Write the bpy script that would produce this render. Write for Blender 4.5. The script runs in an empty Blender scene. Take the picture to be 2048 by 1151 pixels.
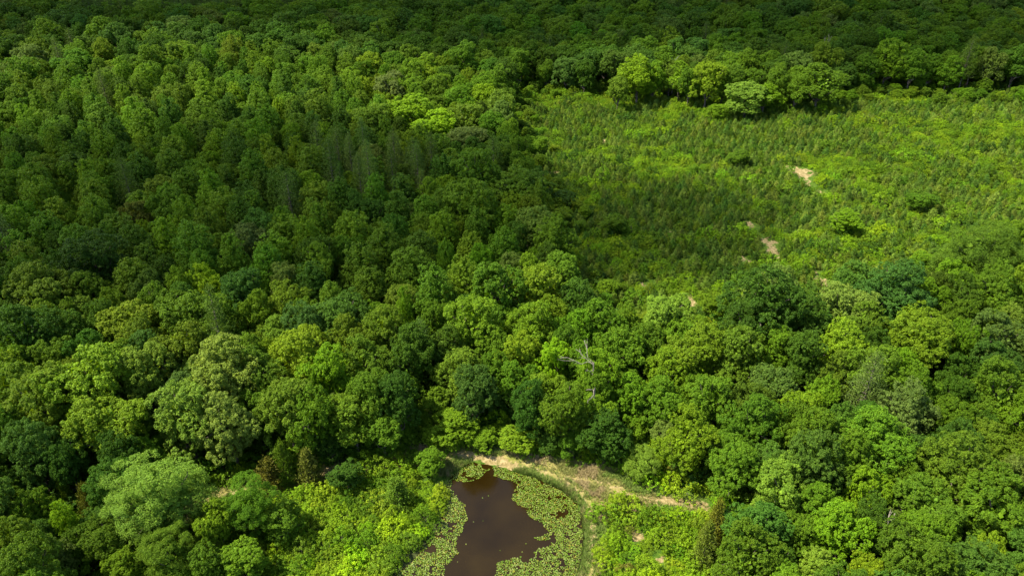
import bpy, math, random
import numpy as np
from mathutils import Vector

R = math.radians
C = bpy.context.scene.collection
scn = bpy.context.scene
rng = np.random.default_rng(7)

# ------------------------------------------------------------------ camera, sky, sun, exposure
CAM_Z, PITCH, HFOV = 72.0, 30.5, 70.0
cam_d = bpy.data.cameras.new('camera'); cam = bpy.data.objects.new('camera', cam_d); C.objects.link(cam)
cam.location = (0, 0, CAM_Z); cam.rotation_euler = (R(90 - PITCH), 0, 0)
cam_d.sensor_width = 36; cam_d.lens = 18 / math.tan(R(HFOV / 2)); cam_d.clip_start = 0.5; cam_d.clip_end = 12000
scn.camera = cam

SUN = Vector((-0.62, -0.06, 0.92)).normalized()
w = bpy.data.worlds.new('World'); scn.world = w; w.use_nodes = True
nt = w.node_tree; nt.nodes.clear()
sky = nt.nodes.new('ShaderNodeTexSky'); sky.sky_type = 'NISHITA'; sky.sun_disc = False
sky.sun_elevation = math.asin(SUN.z); sky.sun_rotation = math.atan2(SUN.x, SUN.y)
sky.air_density = 1.0; sky.dust_density = 1.5; sky.ozone_density = 1.0
bg = nt.nodes.new('ShaderNodeBackground'); bg.inputs[1].default_value = 0.115
wo = nt.nodes.new('ShaderNodeOutputWorld')
nt.links.new(sky.outputs[0], bg.inputs[0]); nt.links.new(bg.outputs[0], wo.inputs[0])
sd = bpy.data.lights.new('sun', 'SUN'); sd.energy = 5.0; sd.angle = R(0.5); sd.color = (1.0, 0.92, 0.72)
sun = bpy.data.objects.new('sun', sd); C.objects.link(sun); sun.location = (-60, 0, 200)
sun.rotation_euler = SUN.to_track_quat('Z', 'Y').to_euler()
scn.view_settings.view_transform = 'Standard'; scn.view_settings.look = 'None'
scn.view_settings.gamma = 1.0; scn.view_settings.exposure = 1.42
scn.cycles.max_bounces = 5; scn.cycles.diffuse_bounces = 3; scn.cycles.glossy_bounces = 2
scn.cycles.transmission_bounces = 3; scn.cycles.transparent_max_bounces = 8; scn.cycles.volume_bounces = 0
scn.cycles.caustics_reflective = False; scn.cycles.caustics_refractive = False

# ------------------------------------------------------------------ photograph pixel (2048 wide) <-> place
F = 1024 / math.tan(R(HFOV / 2)); cp, sp = math.cos(R(PITCH)), math.sin(R(PITCH))

def sstep(a, b, v):
    t = np.clip((np.asarray(v, float) - a) / (b - a), 0, 1); return t * t * (3 - 2 * t)

def ground0(x, y):                                     # the lie of the land without the pond hollow
    x = np.asarray(x, float); y = np.asarray(y, float)
    g = 5.0 * sstep(120, 380, y) + 2.2 * np.sin(x / 43 + 1.1) * np.sin(y / 57) * sstep(105, 190, y)
    g = g + 16 * sstep(120, 290, x) * sstep(290, 420, y) + 2.0 * np.sin(x / 90 + y / 70) * sstep(220, 320, y)
    return g - 2.5 * np.exp(-(((x - 17) / 9) ** 2 + ((y - 96) / 9) ** 2))

def ray(px, py):
    a, b = (px - 1024) / F, (575.5 - py) / F
    return np.array([a, cp + b * sp, -sp + b * cp])

def P2W(px, py, h=0.0):                                # where the sight line through a pixel meets the land raised by h
    d = ray(px, py); t0 = 20.0; o = np.array([0, 0, CAM_Z])
    t = t0
    for _ in range(900):
        p = o + d * t
        if p[2] <= ground0(p[0], p[1]) + h: break
        t += 1.0
    lo, hi = t - 1.0, t
    for _ in range(14):
        m = (lo + hi) / 2; p = o + d * m
        if p[2] <= ground0(p[0], p[1]) + h: hi = m
        else: lo = m
    return o + d * hi

def W2P(x, y, z):
    dy, dz = y, z - CAM_Z
    dep = dy * cp - dz * sp; up = dy * sp + dz * cp
    return 1024 + F * x / dep, 575.5 - F * up / dep, dep

def poly(pts, h=0.0): return np.array([P2W(a, b, h)[:2] for a, b in pts])

def inside(P, x, y):
    x = np.asarray(x, float); y = np.asarray(y, float); c = np.zeros(x.shape, bool)
    for i in range(len(P)):
        x1, y1 = P[i]; x2, y2 = P[i - 1]
        k = ((y1 > y) != (y2 > y)) & (x < (x2 - x1) * (y - y1) / ((y2 - y1) + 1e-12) + x1); c ^= k
    return c

def segdist(P, x, y, closed=True):
    x = np.asarray(x, float); y = np.asarray(y, float); best = np.full(x.shape, 1e9)
    for i in range(0 if closed else 1, len(P)):
        ax, ay = P[i - 1]; bx, by = P[i]; dx, dy = bx - ax, by - ay
        t = np.clip(((x - ax) * dx + (y - ay) * dy) / (dx * dx + dy * dy + 1e-9), 0, 1)
        best = np.minimum(best, np.hypot(x - ax - t * dx, y - ay - t * dy))
    return best

def sdist(P, x, y):                                    # positive inside
    d = segdist(P, x, y); return np.where(inside(P, x, y), d, -d)

_tab = np.random.default_rng(3).random((256, 256))
def vnoise(x, y, s, off=0):
    x = np.asarray(x, float) / s + 37.3 * (off + 1); y = np.asarray(y, float) / s + 91.7 * (off + 1)
    xi, yi = np.floor(x).astype(int), np.floor(y).astype(int); fx, fy = x - xi, y - yi
    fx, fy = fx * fx * (3 - 2 * fx), fy * fy * (3 - 2 * fy); g = lambda a, b: _tab[a % 256, b % 256]
    return (g(xi, yi) * (1 - fx) + g(xi + 1, yi) * fx) * (1 - fy) + (g(xi, yi + 1) * (1 - fx) + g(xi + 1, yi + 1) * fx) * fy
def fnoise(x, y, s, off=0): return .55 * vnoise(x, y, s, off) + .3 * vnoise(x, y, s / 2.1, off + 1) + .15 * vnoise(x, y, s / 4.3, off + 2)

WATER_Z = -0.5
POND = poly([(942, 923), (997, 933), (1071, 955), (1126, 981), (1154, 1007), (1164, 1035), (1168, 1080), (1164, 1120), (1152, 1155), (1110, 1205),
             (1000, 1240), (860, 1235), (780, 1200), (782, 1160), (800, 1140), (820, 1125), (843, 1100), (866, 1070), (883, 1030), (888, 1005), (886, 985), (896, 965), (905, 948)], WATER_Z)
OPEN = poly([(984, 938), (990, 950), (1014, 958), (1036, 968), (1027, 984), (1020, 998), (1046, 1014), (1066, 1034), (1082, 1046), (1092, 1062), (1070, 1076),
             (1098, 1086), (1062, 1102), (1066, 1118), (1040, 1116), (1016, 1116), (998, 1122), (985, 1140), (972, 1156), (940, 1210), (880, 1215), (888, 1151),
             (898, 1130), (905, 1110), (917, 1103), (918, 1085), (925, 1055), (935, 1040), (933, 1030), (925, 1005), (915, 990), (905, 975), (908, 962), (940, 964), (962, 955), (974, 944)], WATER_Z)
BANK = poly([(835, 893), (900, 905), (960, 893), (1000, 897), (1060, 915), (1120, 925), (1180, 935), (1240, 948), (1290, 983), (1350, 990), (1412, 1006),
             (1405, 1018), (1330, 1010), (1262, 1016), (1205, 1004), (1199, 1060), (1194, 1220), (1120, 1220), (1168, 1100), (1160, 1030), (1126, 981), (1071, 955),
             (997, 933), (942, 922), (905, 945), (884, 965), (868, 940), (840, 925)])
TRACK = poly([(870, 912), (840, 912), (790, 930), (700, 938), (650, 945), (600, 962), (556, 974), (500, 980), (430, 992), (370, 1020)])
PATHS = [poly([(800, 926), (850, 910), (900, 914), (960, 908), (1030, 925), (1100, 948), (1150, 972), (1180, 1005), (1184, 1060), (1176, 1220)]), poly([(1120, 950), (1200, 965), (1270, 992), (1340, 1002), (1405, 1011)])]
CLEAR = poly([(1012, 186), (1130, 188), (1230, 194), (1290, 198), (1440, 200), (1480, 218), (1560, 222), (1620, 214), (1680, 196), (1900, 192), (2060, 190),
              (2500, 190), (2500, 560), (2000, 560), (1900, 600), (1800, 640), (1700, 665), (1500, 690), (1480, 700), (1460, 745), (1400, 770), (1370, 740), (1300, 690),
              (1220, 690), (1150, 640), (1120, 560), (1085, 450), (1050, 360), (1030, 300), (1015, 240)])
THICK_W = poly([(395, 1020), (560, 1000), (650, 978), (760, 962), (850, 942), (885, 955), (893, 1000), (860, 1060), (790, 1120), (760, 1160), (760, 1230), (180, 1290), (200, 1150), (330, 1100), (400, 1090)])
THICK_E = poly([(1228, 1036), (1262, 1046), (1330, 1036), (1400, 1040), (1450, 1056), (1450, 1280), (1222, 1280), (1222, 1080)])
PLANTED = poly([(-300, 240), (100, 215), (330, 190), (420, 150), (560, 140), (700, 190), (760, 240), (880, 330), (1000, 440), (1080, 560), (1000, 650), (860, 700), (700, 690), (560, 680), (300, 640), (0, 640), (-300, 660)])
PINEWOOD = poly([(640, 370), (780, 345), (890, 380), (900, 440), (760, 460), (650, 440)])
FARPINE = poly([(150, 45), (520, 30), (760, 52), (500, 70), (200, 82)])

def carve(x, y):
    s = sdist(POND, x, y)
    return np.where(s > 0, WATER_Z - 1.4 * sstep(0, 3.5, s), WATER_Z * (1 - sstep(0, 2.2, -s)))

def land(x, y):
    x = np.asarray(x, float); y = np.asarray(y, float)
    g = ground0(x, y)
    near = (np.abs(x) < 40) & (y < 100)
    if np.any(near): g = g + np.where(near, carve(x, y), 0)
    return g
def land1(x, y): return float(land(np.array([x]), np.array([y]))[0])

# ------------------------------------------------------------------ materials
def mat(name):
    m = bpy.data.materials.new(name); m.use_nodes = True; n = m.node_tree; n.nodes.clear()
    out = n.nodes.new('ShaderNodeOutputMaterial'); return m, n, out
def N(n, t, **k):
    q = n.nodes.new(t)
    for a, b in k.items(): setattr(q, a, b)
    return q

def leaf_material(name, rough, transl, spread, huevar):
    m, n, out = mat(name); L = n.links.new
    at = N(n, 'ShaderNodeAttribute', attribute_type='INSTANCER', attribute_name='tint')
    ge = N(n, 'ShaderNodeNewGeometry')
    hs = N(n, 'ShaderNodeHueSaturation')
    mr = N(n, 'ShaderNodeMapRange'); mr.inputs[3].default_value = 1 - spread; mr.inputs[4].default_value = 1 + spread
    L(ge.outputs['Random Per Island'], mr.inputs[0])
    tc = N(n, 'ShaderNodeTexCoord'); no = N(n, 'ShaderNodeTexNoise'); no.inputs['Scale'].default_value = 0.9; no.inputs['Detail'].default_value = 2
    L(tc.outputs['Object'], no.inputs['Vector'])
    m3 = N(n, 'ShaderNodeMapRange'); m3.inputs[1].default_value = .3; m3.inputs[2].default_value = .7; m3.inputs[3].default_value = 1.16; m3.inputs[4].default_value = .84; L(no.outputs[0], m3.inputs[0])
    mu = N(n, 'ShaderNodeMath', operation='MULTIPLY'); L(mr.outputs[0], mu.inputs[0]); L(m3.outputs[0], mu.inputs[1]); L(mu.outputs[0], hs.inputs['Value'])
    m2 = N(n, 'ShaderNodeMapRange'); m2.inputs[1].default_value = .3; m2.inputs[2].default_value = .7
    m2.inputs[3].default_value = .5 - huevar; m2.inputs[4].default_value = .5 + huevar
    L(no.outputs[0], m2.inputs[0]); L(m2.outputs[0], hs.inputs['Hue'])
    L(at.outputs['Color'], hs.inputs['Color'])
    b = N(n, 'ShaderNodeBsdfPrincipled'); b.inputs['Roughness'].default_value = rough; b.inputs['Specular IOR Level'].default_value = .16
    L(hs.outputs[0], b.inputs['Base Color'])
    t = N(n, 'ShaderNodeBsdfTranslucent'); tm = N(n, 'ShaderNodeMix', data_type='RGBA', blend_type='MULTIPLY'); tm.inputs[0].default_value = 1
    tm.inputs[7].default_value = (1.6, 1.5, .5, 1); L(hs.outputs[0], tm.inputs[6]); L(tm.outputs[2], t.inputs[0])
    mx = N(n, 'ShaderNodeMixShader'); mx.inputs[0].default_value = transl
    L(b.outputs[0], mx.inputs[1]); L(t.outputs[0], mx.inputs[2]); L(mx.outputs[0], out.inputs[0])
    return m
M_LEAF = leaf_material('leaf', .65, .30, .28, .007)
M_NEEDLE = leaf_material('needle', .6, .12, .25, .010)
M_PAD = leaf_material('lily_leaf', .4, .1, .25, .008)

def simple(name, c1, c2, scale, rough=.9, bump=.4, spec=.2):
    m, n, out = mat(name); L = n.links.new
    tc = N(n, 'ShaderNodeTexCoord'); no = N(n, 'ShaderNodeTexNoise'); no.inputs['Scale'].default_value = scale; no.inputs['Detail'].default_value = 6
    L(tc.outputs['Object'], no.inputs['Vector'])
    r = N(n, 'ShaderNodeValToRGB'); r.color_ramp.elements[0].position = .35; r.color_ramp.elements[1].position = .65
    r.color_ramp.elements[0].color = (*c1, 1); r.color_ramp.elements[1].color = (*c2, 1); L(no.outputs[0], r.inputs[0])
    b = N(n, 'ShaderNodeBsdfPrincipled'); b.inputs['Roughness'].default_value = rough; b.inputs['Specular IOR Level'].default_value = spec
    L(r.outputs[0], b.inputs['Base Color'])
    bu = N(n, 'ShaderNodeBump'); bu.inputs['Strength'].default_value = bump; L(no.outputs[0], bu.inputs['Height']); L(bu.outputs[0], b.inputs['Normal'])
    L(b.outputs[0], out.inputs[0]); return m
M_BARK = simple('bark', (.05, .04, .03), (.14, .12, .10), 3)
M_PALEBARK = simple('pale_bark', (.22, .20, .17), (.42, .39, .34), 3)
M_DEAD = simple('dead_wood', (.10, .09, .07), (.21, .19, .155), 4)
M_STONE = simple('stone', (.10, .085, .06), (.22, .18, .13), 1.3)

def ground_material():
    m, n, out = mat('ground_surface'); L = n.links.new
    zo = N(n, 'ShaderNodeAttribute', attribute_type='GEOMETRY', attribute_name='zone'); sep = N(n, 'ShaderNodeSeparateColor'); L(zo.outputs['Color'], sep.inputs[0])
    tc = N(n, 'ShaderNodeTexCoord')
    def noise(s, d=5):
        q = N(n, 'ShaderNodeTexNoise'); q.inputs['Scale'].default_value = s; q.inputs['Detail'].default_value = d; q.inputs['Roughness'].default_value = .65
        L(tc.outputs['Object'], q.inputs['Vector']); return q
    def ramp(src, stops):
        r = N(n, 'ShaderNodeValToRGB'); e = r.color_ramp.elements
        while len(e) < len(stops): e.new(.5)
        for k, (p, c) in enumerate(stops): e[k].position = p; e[k].color = (*c, 1)
        L(src, r.inputs[0]); return r
    fine, mid, big = noise(2.2), noise(.55), noise(.13)
    floor = ramp(fine.outputs[0], [(.3, (.018, .020, .008)), (.5, (.03, .04, .012)), (.7, (.05, .06, .02))])
    green = ramp(fine.outputs[0], [(.32, (.02, .05, .005)), (.5, (.045, .09, .008)), (.68, (.09, .13, .012))])
    dry = ramp(mid.outputs[0], [(.34, (.07, .10, .013)), (.46, (.15, .15, .035)), (.58, (.24, .205, .075)), (.70, (.10, .12, .02))])
    sand = ramp(fine.outputs[0], [(.3, (.11, .088, .034)), (.5, (.20, .155, .070)), (.7, (.34, .27, .145))])
    def mask(ch, src, amt):
        a = N(n, 'ShaderNodeMath', operation='MULTIPLY_ADD'); L(src, a.inputs[0]); a.inputs[1].default_value = amt; L(ch, a.inputs[2])
        r = N(n, 'ShaderNodeMapRange', interpolation_type='SMOOTHSTEP'); r.inputs[1].default_value = .42 + amt / 2; r.inputs[2].default_value = .62 + amt / 2
        L(a.outputs[0], r.inputs[0]); return r.outputs[0]
    def mixc(f, a, b):
        q = N(n, 'ShaderNodeMix', data_type='RGBA'); L(f, q.inputs[0]); L(a, q.inputs[6]); L(b, q.inputs[7]); return q.outputs[2]
    c = mixc(mask(sep.outputs[2], mid.outputs[0], .6), floor.outputs[0], green.outputs[0])
    c = mixc(mask(sep.outputs[1], mid.outputs[0], .5), c, dry.outputs[0])
    c = mixc(mask(sep.outputs[0], fine.outputs[0], .7), c, sand.outputs[0])
    b = N(n, 'ShaderNodeBsdfPrincipled'); b.inputs['Roughness'].default_value = .95; b.inputs['Specular IOR Level'].default_value = .1
    L(c, b.inputs['Base Color'])
    bu = N(n, 'ShaderNodeBump'); bu.inputs['Strength'].default_value = .8; bu.inputs['Distance'].default_value = .25; L(fine.outputs[0], bu.inputs['Height']); L(bu.outputs[0], b.inputs['Normal'])
    L(b.outputs[0], out.inputs[0]); return m

def water_material():
    m, n, out = mat('pond_water'); L = n.links.new
    tc = N(n, 'ShaderNodeTexCoord'); no = N(n, 'ShaderNodeTexNoise'); no.inputs['Scale'].default_value = .16; no.inputs['Detail'].default_value = 3
    L(tc.outputs['Object'], no.inputs['Vector'])
    r = N(n, 'ShaderNodeValToRGB'); r.color_ramp.elements[0].color = (.010, .0058, .0008, 1); r.color_ramp.elements[1].color = (.018, .011, .0016, 1)
    r.color_ramp.elements[0].position = .35; r.color_ramp.elements[1].position = .7; L(no.outputs[0], r.inputs[0])
    b = N(n, 'ShaderNodeBsdfPrincipled'); b.inputs['Roughness'].default_value = .12; b.inputs['IOR'].default_value = 1.33
    L(r.outputs[0], b.inputs['Base Color'])
    n2 = N(n, 'ShaderNodeTexNoise'); n2.inputs['Scale'].default_value = 2.2; L(tc.outputs['Object'], n2.inputs['Vector'])
    bu = N(n, 'ShaderNodeBump'); bu.inputs['Strength'].default_value = .12; bu.inputs['Distance'].default_value = .05
    L(n2.outputs[0], bu.inputs['Height']); L(bu.outputs[0], b.inputs['Normal']); L(b.outputs[0], out.inputs[0]); return m

# ------------------------------------------------------------------ mesh helpers
def mesh_from(name, V, faces, mats, mi=None, smooth=False):
    """faces: array (n,4) or (n,3) of indices, or a list of such arrays"""
    me = bpy.data.meshes.new(name); V = np.asarray(V, np.float32)
    fl = faces if isinstance(faces, list) else [faces]
    fl = [np.asarray(f, np.int32) for f in fl if len(f)]
    tot = np.concatenate([np.full(len(f), f.shape[1], np.int32) for f in fl]); idx = np.concatenate([f.ravel() for f in fl])
    me.vertices.add(len(V)); me.vertices.foreach_set('co', V.ravel())
    me.loops.add(len(idx)); me.loops.foreach_set('vertex_index', idx)
    me.polygons.add(len(tot)); st = np.concatenate([[0], np.cumsum(tot)[:-1]]).astype(np.int32)
    me.polygons.foreach_set('loop_start', st); me.polygons.foreach_set('loop_total', tot)
    for q in (mats if isinstance(mats, (list, tuple)) else [mats]): me.materials.append(q)
    if mi is not None: me.polygons.foreach_set('material_index', np.asarray(mi, np.int32))
    me.polygons.foreach_set('use_smooth', np.full(len(tot), smooth)); me.update(calc_edges=True)
    return me
def link(name, me, parent=None):
    o = bpy.data.objects.new(name, me); C.objects.link(o)
    if parent is not None: o.parent = parent
    return o
def unit(a): return a / (np.linalg.norm(a, axis=-1, keepdims=True) + 1e-9)
def fib(n, jit, g):
    i = np.arange(n) + .5; z = 1 - 2 * i / n; a = i * 2.399963 + g.random() * 6; r = np.sqrt(1 - z * z)
    return unit(np.stack([r * np.cos(a), r * np.sin(a), z], 1) + g.normal(0, jit, (n, 3)))
def leaf_quads(P, Nn, size, aspect, g, along=None):
    n = len(P)
    t = unit(np.cross(Nn, g.normal(size=(n, 3)))) if along is None else unit(along)
    b = unit(np.cross(Nn, t)); s = (size * g.uniform(.7, 1.3, n))[:, None] / 2
    V = np.stack([P - t * s, P - b * s * aspect + t * s * .15, P + t * s, P + b * s * aspect + t * s * .15], 1)
    V[:, 0] -= Nn * s * .25; V[:, 2] -= Nn * s * .25
    return V.reshape(-1, 3)
def quads_idx(n, off=0): return (np.arange(n * 4).reshape(-1, 4) + off)
def clump_leaves(C0, out, rad, per, size, g, aspect=.62, bias=.8, up=.45):
    c = np.repeat(C0, per, 0); o = np.repeat(out, per, 0); r = np.repeat(rad, per)[:, None]; n = len(c)
    d = unit(g.normal(size=(n, 3)) + bias * 1.2 * o)
    P = c + d * r * g.uniform(.55, 1.12, (n, 1)); nn = unit(d + .55 * g.normal(size=(n, 3)) + np.array([0, 0, up]))
    return leaf_quads(P, nn, np.full(n, size), aspect, g)

def tubes(paths, sides=6):
    V, Fc = [], []
    off = 0
    for pts, rad in paths:
        pts = np.asarray(pts, float); k = len(pts)
        for i in range(k):
            t = pts[min(i + 1, k - 1)] - pts[max(i - 1, 0)]; t = t / (np.linalg.norm(t) + 1e-9)
            a = np.cross(t, [0.3, 1, .1]); a /= np.linalg.norm(a) + 1e-9; b = np.cross(t, a)
            for j in range(sides):
                q = 2 * math.pi * j / sides; V.append(pts[i] + rad[i] * (a * math.cos(q) + b * math.sin(q)))
        for i in range(k - 1):
            for j in range(sides):
                j2 = (j + 1) % sides; Fc.append((off + i * sides + j, off + i * sides + j2, off + (i + 1) * sides + j2, off + (i + 1) * sides + j))
        off += k * sides
    return np.array(V), np.array(Fc)
def bend(a, b, g, k=4, amp=.08):
    a, b = np.asarray(a, float), np.asarray(b, float); L = np.linalg.norm(b - a); P = [a + (b - a) * i / k for i in range(k + 1)]
    for i in range(1, k): P[i] = P[i] + g.normal(0, amp * L / k * 1.5, 3)
    return P

def broad(seed, Rr=5.0, H=16.0, base=.15, nb=8, br=(1.7, 2.5), lobes=11, subs=11, per=44, leaf=.23, aspect=.62, soft=False):
    g = np.random.default_rng(seed); zc0 = H * base; hc = (H - zc0) / 2; ctr = np.array([0, 0, zc0 + hc])
    q = fib(int(nb * 1.5), .25, g); q = q[q[:, 2] > -.62]; rb = g.uniform(*br, len(q)); a2, a3 = g.random(2) * 6; an = np.arctan2(q[:, 1], q[:, 0]); lump = 1 + .16 * np.sin(2 * an + a2) + .1 * np.sin(3 * an + a3)
    BC = ctr + q * np.stack([(Rr - rb) * lump, (Rr - rb) * lump, hc - rb * .8], 1) * g.uniform(.78, 1.10, (len(q), 1)); low = (BC[:, 2] < ctr[2] - hc * .35); rb[low] *= .8
    LC, d, r = [], [], []
    for k, (c, rr) in enumerate(zip(BC, rb)):
        f = fib(int(lobes * 1.5), .18, g); P = c + f * rr * g.uniform(.62, 1.24, (len(f), 1)) * np.array([1, 1, .88]); o = unit(q[k] + [0, 0, .5]); ok = (f @ o) > -.35
        for m in range(len(BC)):
            if m != k: ok &= np.linalg.norm(P - BC[m], axis=1) > rb[m] * .72
        LC.append(P[ok]); d.append(unit(f[ok] + .35 * o)); r.append(g.uniform(.42, 1.05, ok.sum()))
    LC, d, r = np.concatenate(LC), np.concatenate(d), np.concatenate(r)
    LO = unit(d + np.array([0, 0, .25]))
    SC, SO, SR = [], [], []
    for c, o, rr in zip(LC, LO, r):
        q = fib(int(subs * 1.4), .22, g); q = q[(q @ o) > -.15]
        SC.append(c + q * rr * g.uniform(.72, 1.12, (len(q), 1)) * np.array([1, 1, .8])); SO.append(unit(q + .4 * o)); SR.append(g.uniform(.24, .46, len(q)) * (1.35 if soft else 1))
    SC, SO, SR = np.concatenate(SC), np.concatenate(SO), np.concatenate(SR)
    V = clump_leaves(SC, SO, SR, per, leaf, g, aspect)
    k = 900; dd = unit(g.normal(size=(k, 3))); Pi = ctr + dd * np.array([Rr * .62, Rr * .62, hc * .62]) * g.uniform(.5, 1, (k, 1))
    V = np.concatenate([V, leaf_quads(Pi, unit(g.normal(size=(k, 3))), np.full(k, .75), .8, g)])
    me = mesh_from('crown', V, quads_idx(len(V) // 4), M_LEAF)
    lean = g.normal(0, .25, 2); top = np.array([lean[0], lean[1], zc0 + hc * 1.2])
    main = bend((0, 0, -.6), top, g, 6, .04); rad = np.linspace(.34, .10, 7); rad[0] = .5
    paths = [(main, rad)]
    for c in LC[g.permutation(len(LC))[:16]]:
        i = g.integers(2, 6); s = main[i]
        if c[2] < s[2] + .3: s = main[2]
        paths.append((bend(s, c, g, 4, .10), np.linspace(.15, .03, 5)))
    tv, tf = tubes(paths, 6)
    return me, mesh_from('trunk', tv, tf, M_BARK, smooth=True)

def conical(seed, Rr=3.6, H=13.0, base=.12, per=28, leaf=.23, power=.58):
    g = np.random.default_rng(seed); z0 = H * base; SC, SO, SR = [], [], []
    z = z0; LC = []
    while z < H - .5:
        t = (z - z0) / (H - z0); rad = Rr * (1 - t) ** power * (.72 + .28 * min(1, t * 5)) * g.uniform(.86, 1.1)
        n = max(1, int(rad * 2 * math.pi / 1.35)); a0 = g.random() * 6
        for k in range(n):
            a = a0 + 2 * math.pi * k / n + g.normal(0, .15); rr = rad * g.uniform(.78, 1.05); c = np.array([rr * math.cos(a), rr * math.sin(a), z + g.normal(0, .35) - rr * .12])
            LC.append(c); o = unit(np.array([math.cos(a), math.sin(a), .8])); lr = g.uniform(.6, 1.1)
            q = fib(11, .25, g); q = q[(q @ o) > -.3]
            SC.append(c + q * lr); SO.append(unit(q + .5 * o)); SR.append(g.uniform(.28, .48, len(q)))
        z += 1.05
    for zz, lr in ((H - .9, .55), (H - .35, .3)):
        q = fib(8, .2, g); SC.append(np.array([0, 0, zz]) + q * lr * .7); SO.append(unit(q + [0, 0, .5])); SR.append(np.full(len(q), .25))
    SC, SO, SR = np.concatenate(SC), np.concatenate(SO), np.concatenate(SR)
    V = clump_leaves(SC, SO, SR, per, leaf, g)
    k = 500; h = g.random(k); rr = Rr * .6 * (1 - h) ** power * np.sqrt(g.random(k)); a = g.random(k) * 6.283
    V = np.concatenate([V, leaf_quads(np.stack([rr * np.cos(a), rr * np.sin(a), z0 + h * (H - z0) * .92], 1), unit(g.normal(size=(k, 3))), np.full(k, .7), .8, g)])
    me = mesh_from('crown', V, quads_idx(len(V) // 4), M_LEAF)
    main = bend((0, 0, -.6), (0, 0, H - 1.2), g, 6, .015); paths = [(main, np.linspace(.26, .04, 7))]
    for c in [LC[i] for i in g.permutation(len(LC))[:10]]: paths.append((bend((0, 0, max(1.5, c[2] - 1.6)), c, g, 3, .05), np.linspace(.07, .02, 4)))
    tv, tf = tubes(paths, 5)
    return me, mesh_from('trunk', tv, tf, M_BARK, smooth=True)

def needly(seed, Rr, H, base, levels, per_ring, tuft, blade, asp, droop=.0, upw=.6, power=.8, dens=1.0):
    """needle-leaved crown: rings of branch sprays"""
    g = np.random.default_rng(seed); z0 = H * base; P, D = [], []
    paths = [(bend((0, 0, -.3), (0, 0, H * .97), g, 5, .01), np.linspace(H * .018, .02, 6))]
    for i in range(levels):
        t = (i + g.uniform(-.3, .3)) / levels; z = z0 + t * (H - z0); rad = Rr * (1 - t) ** power * (.75 + .25 * min(1, t * 4)) * g.uniform(.85, 1.15) + .03 * H * (1 - t)
        n = max(3, int(per_ring * (1 - .5 * t))); a0 = g.random() * 6
        for k in range(n):
            a = a0 + 6.283 * k / n + g.normal(0, .2); rr = rad * g.uniform(.7, 1.1); dirv = np.array([math.cos(a), math.sin(a), 0])
            if k % 2 == 0: paths.append((bend((0, 0, z), dirv * rr * .85 + [0, 0, z - droop * rr + .1 * rr], g, 2, .05), [.012 * H * .4, .01, .006]))
            m = max(3, int(tuft * dens)); u = g.uniform(.25, 1.0, m) ** .8
            c = dirv * (rr * u)[:, None] + np.stack([g.normal(0, .12 * Rr, m), g.normal(0, .12 * Rr, m), z - droop * rr * u + g.normal(0, .05 * H, m) * .6], 1)
            P.append(c); D.append(unit(dirv * (1 - upw) + np.array([0, 0, upw]) + g.normal(0, .38, (m, 3))))
    c = np.array([0, 0, H]) + g.normal(0, .03 * H, (12, 3)); P.append(c); D.append(unit(np.array([0, 0, 1]) + g.normal(0, .3, (12, 3))))
    P, D = np.concatenate(P), np.concatenate(D); nn = unit(np.cross(D, g.normal(size=(len(P), 3))))
    V = leaf_quads(P, nn, np.full(len(P), blade), asp, g, along=D); V2 = leaf_quads(P, unit(np.cross(D, nn)), np.full(len(P), blade), asp, g, along=D)
    V = np.concatenate([V, V2]); tv, tf = tubes(paths, 4)
    return V, tv, tf

def pine_pair(seed, **k):
    V, tv, tf = needly(seed, **k); return mesh_from('crown', V, quads_idx(len(V) // 4), M_NEEDLE), mesh_from('trunk', tv, tf, M_BARK, smooth=True)
def single(V, tv, tf, name, m1, m2=M_BARK):
    n = len(V) // 4; VV = np.concatenate([V, tv]); return mesh_from(name, VV, np.concatenate([quads_idx(n), tf + len(V)]), [m1, m2], np.r_[np.zeros(n), np.ones(len(tf))])

def shrub_mesh(seed, Rr=1.6, H=1.8, nl=9, per=30, leaf=.155):
    g = np.random.default_rng(seed); d = fib(int(nl * 1.6), .2, g); d = d[d[:, 2] > -.25]; r = g.uniform(.45, .75, len(d))
    LC = np.stack([d[:, 0] * (Rr - .4), d[:, 1] * (Rr - .4), .25 + np.maximum(d[:, 2], 0) * (H - .6)], 1) * g.uniform(.75, 1.15, (len(d), 1)); SC, SO, SR = [], [], []
    for c, o, rr in zip(LC, d, r):
        q = fib(13, .25, g); q = q[(q @ unit(o + [0, 0, .6])) > -.35]; SC.append(c + q * rr); SO.append(q); SR.append(g.uniform(.16, .34, len(q)))
    V = clump_leaves(np.concatenate(SC), np.concatenate(SO), np.concatenate(SR), per, leaf, g)
    tv, tf = tubes([(bend((0, 0, -.2), c * .9, g, 3, .1), np.linspace(.035, .01, 4)) for c in LC[:7]], 4)
    return single(V, tv, tf, 'shrub', M_LEAF)

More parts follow.
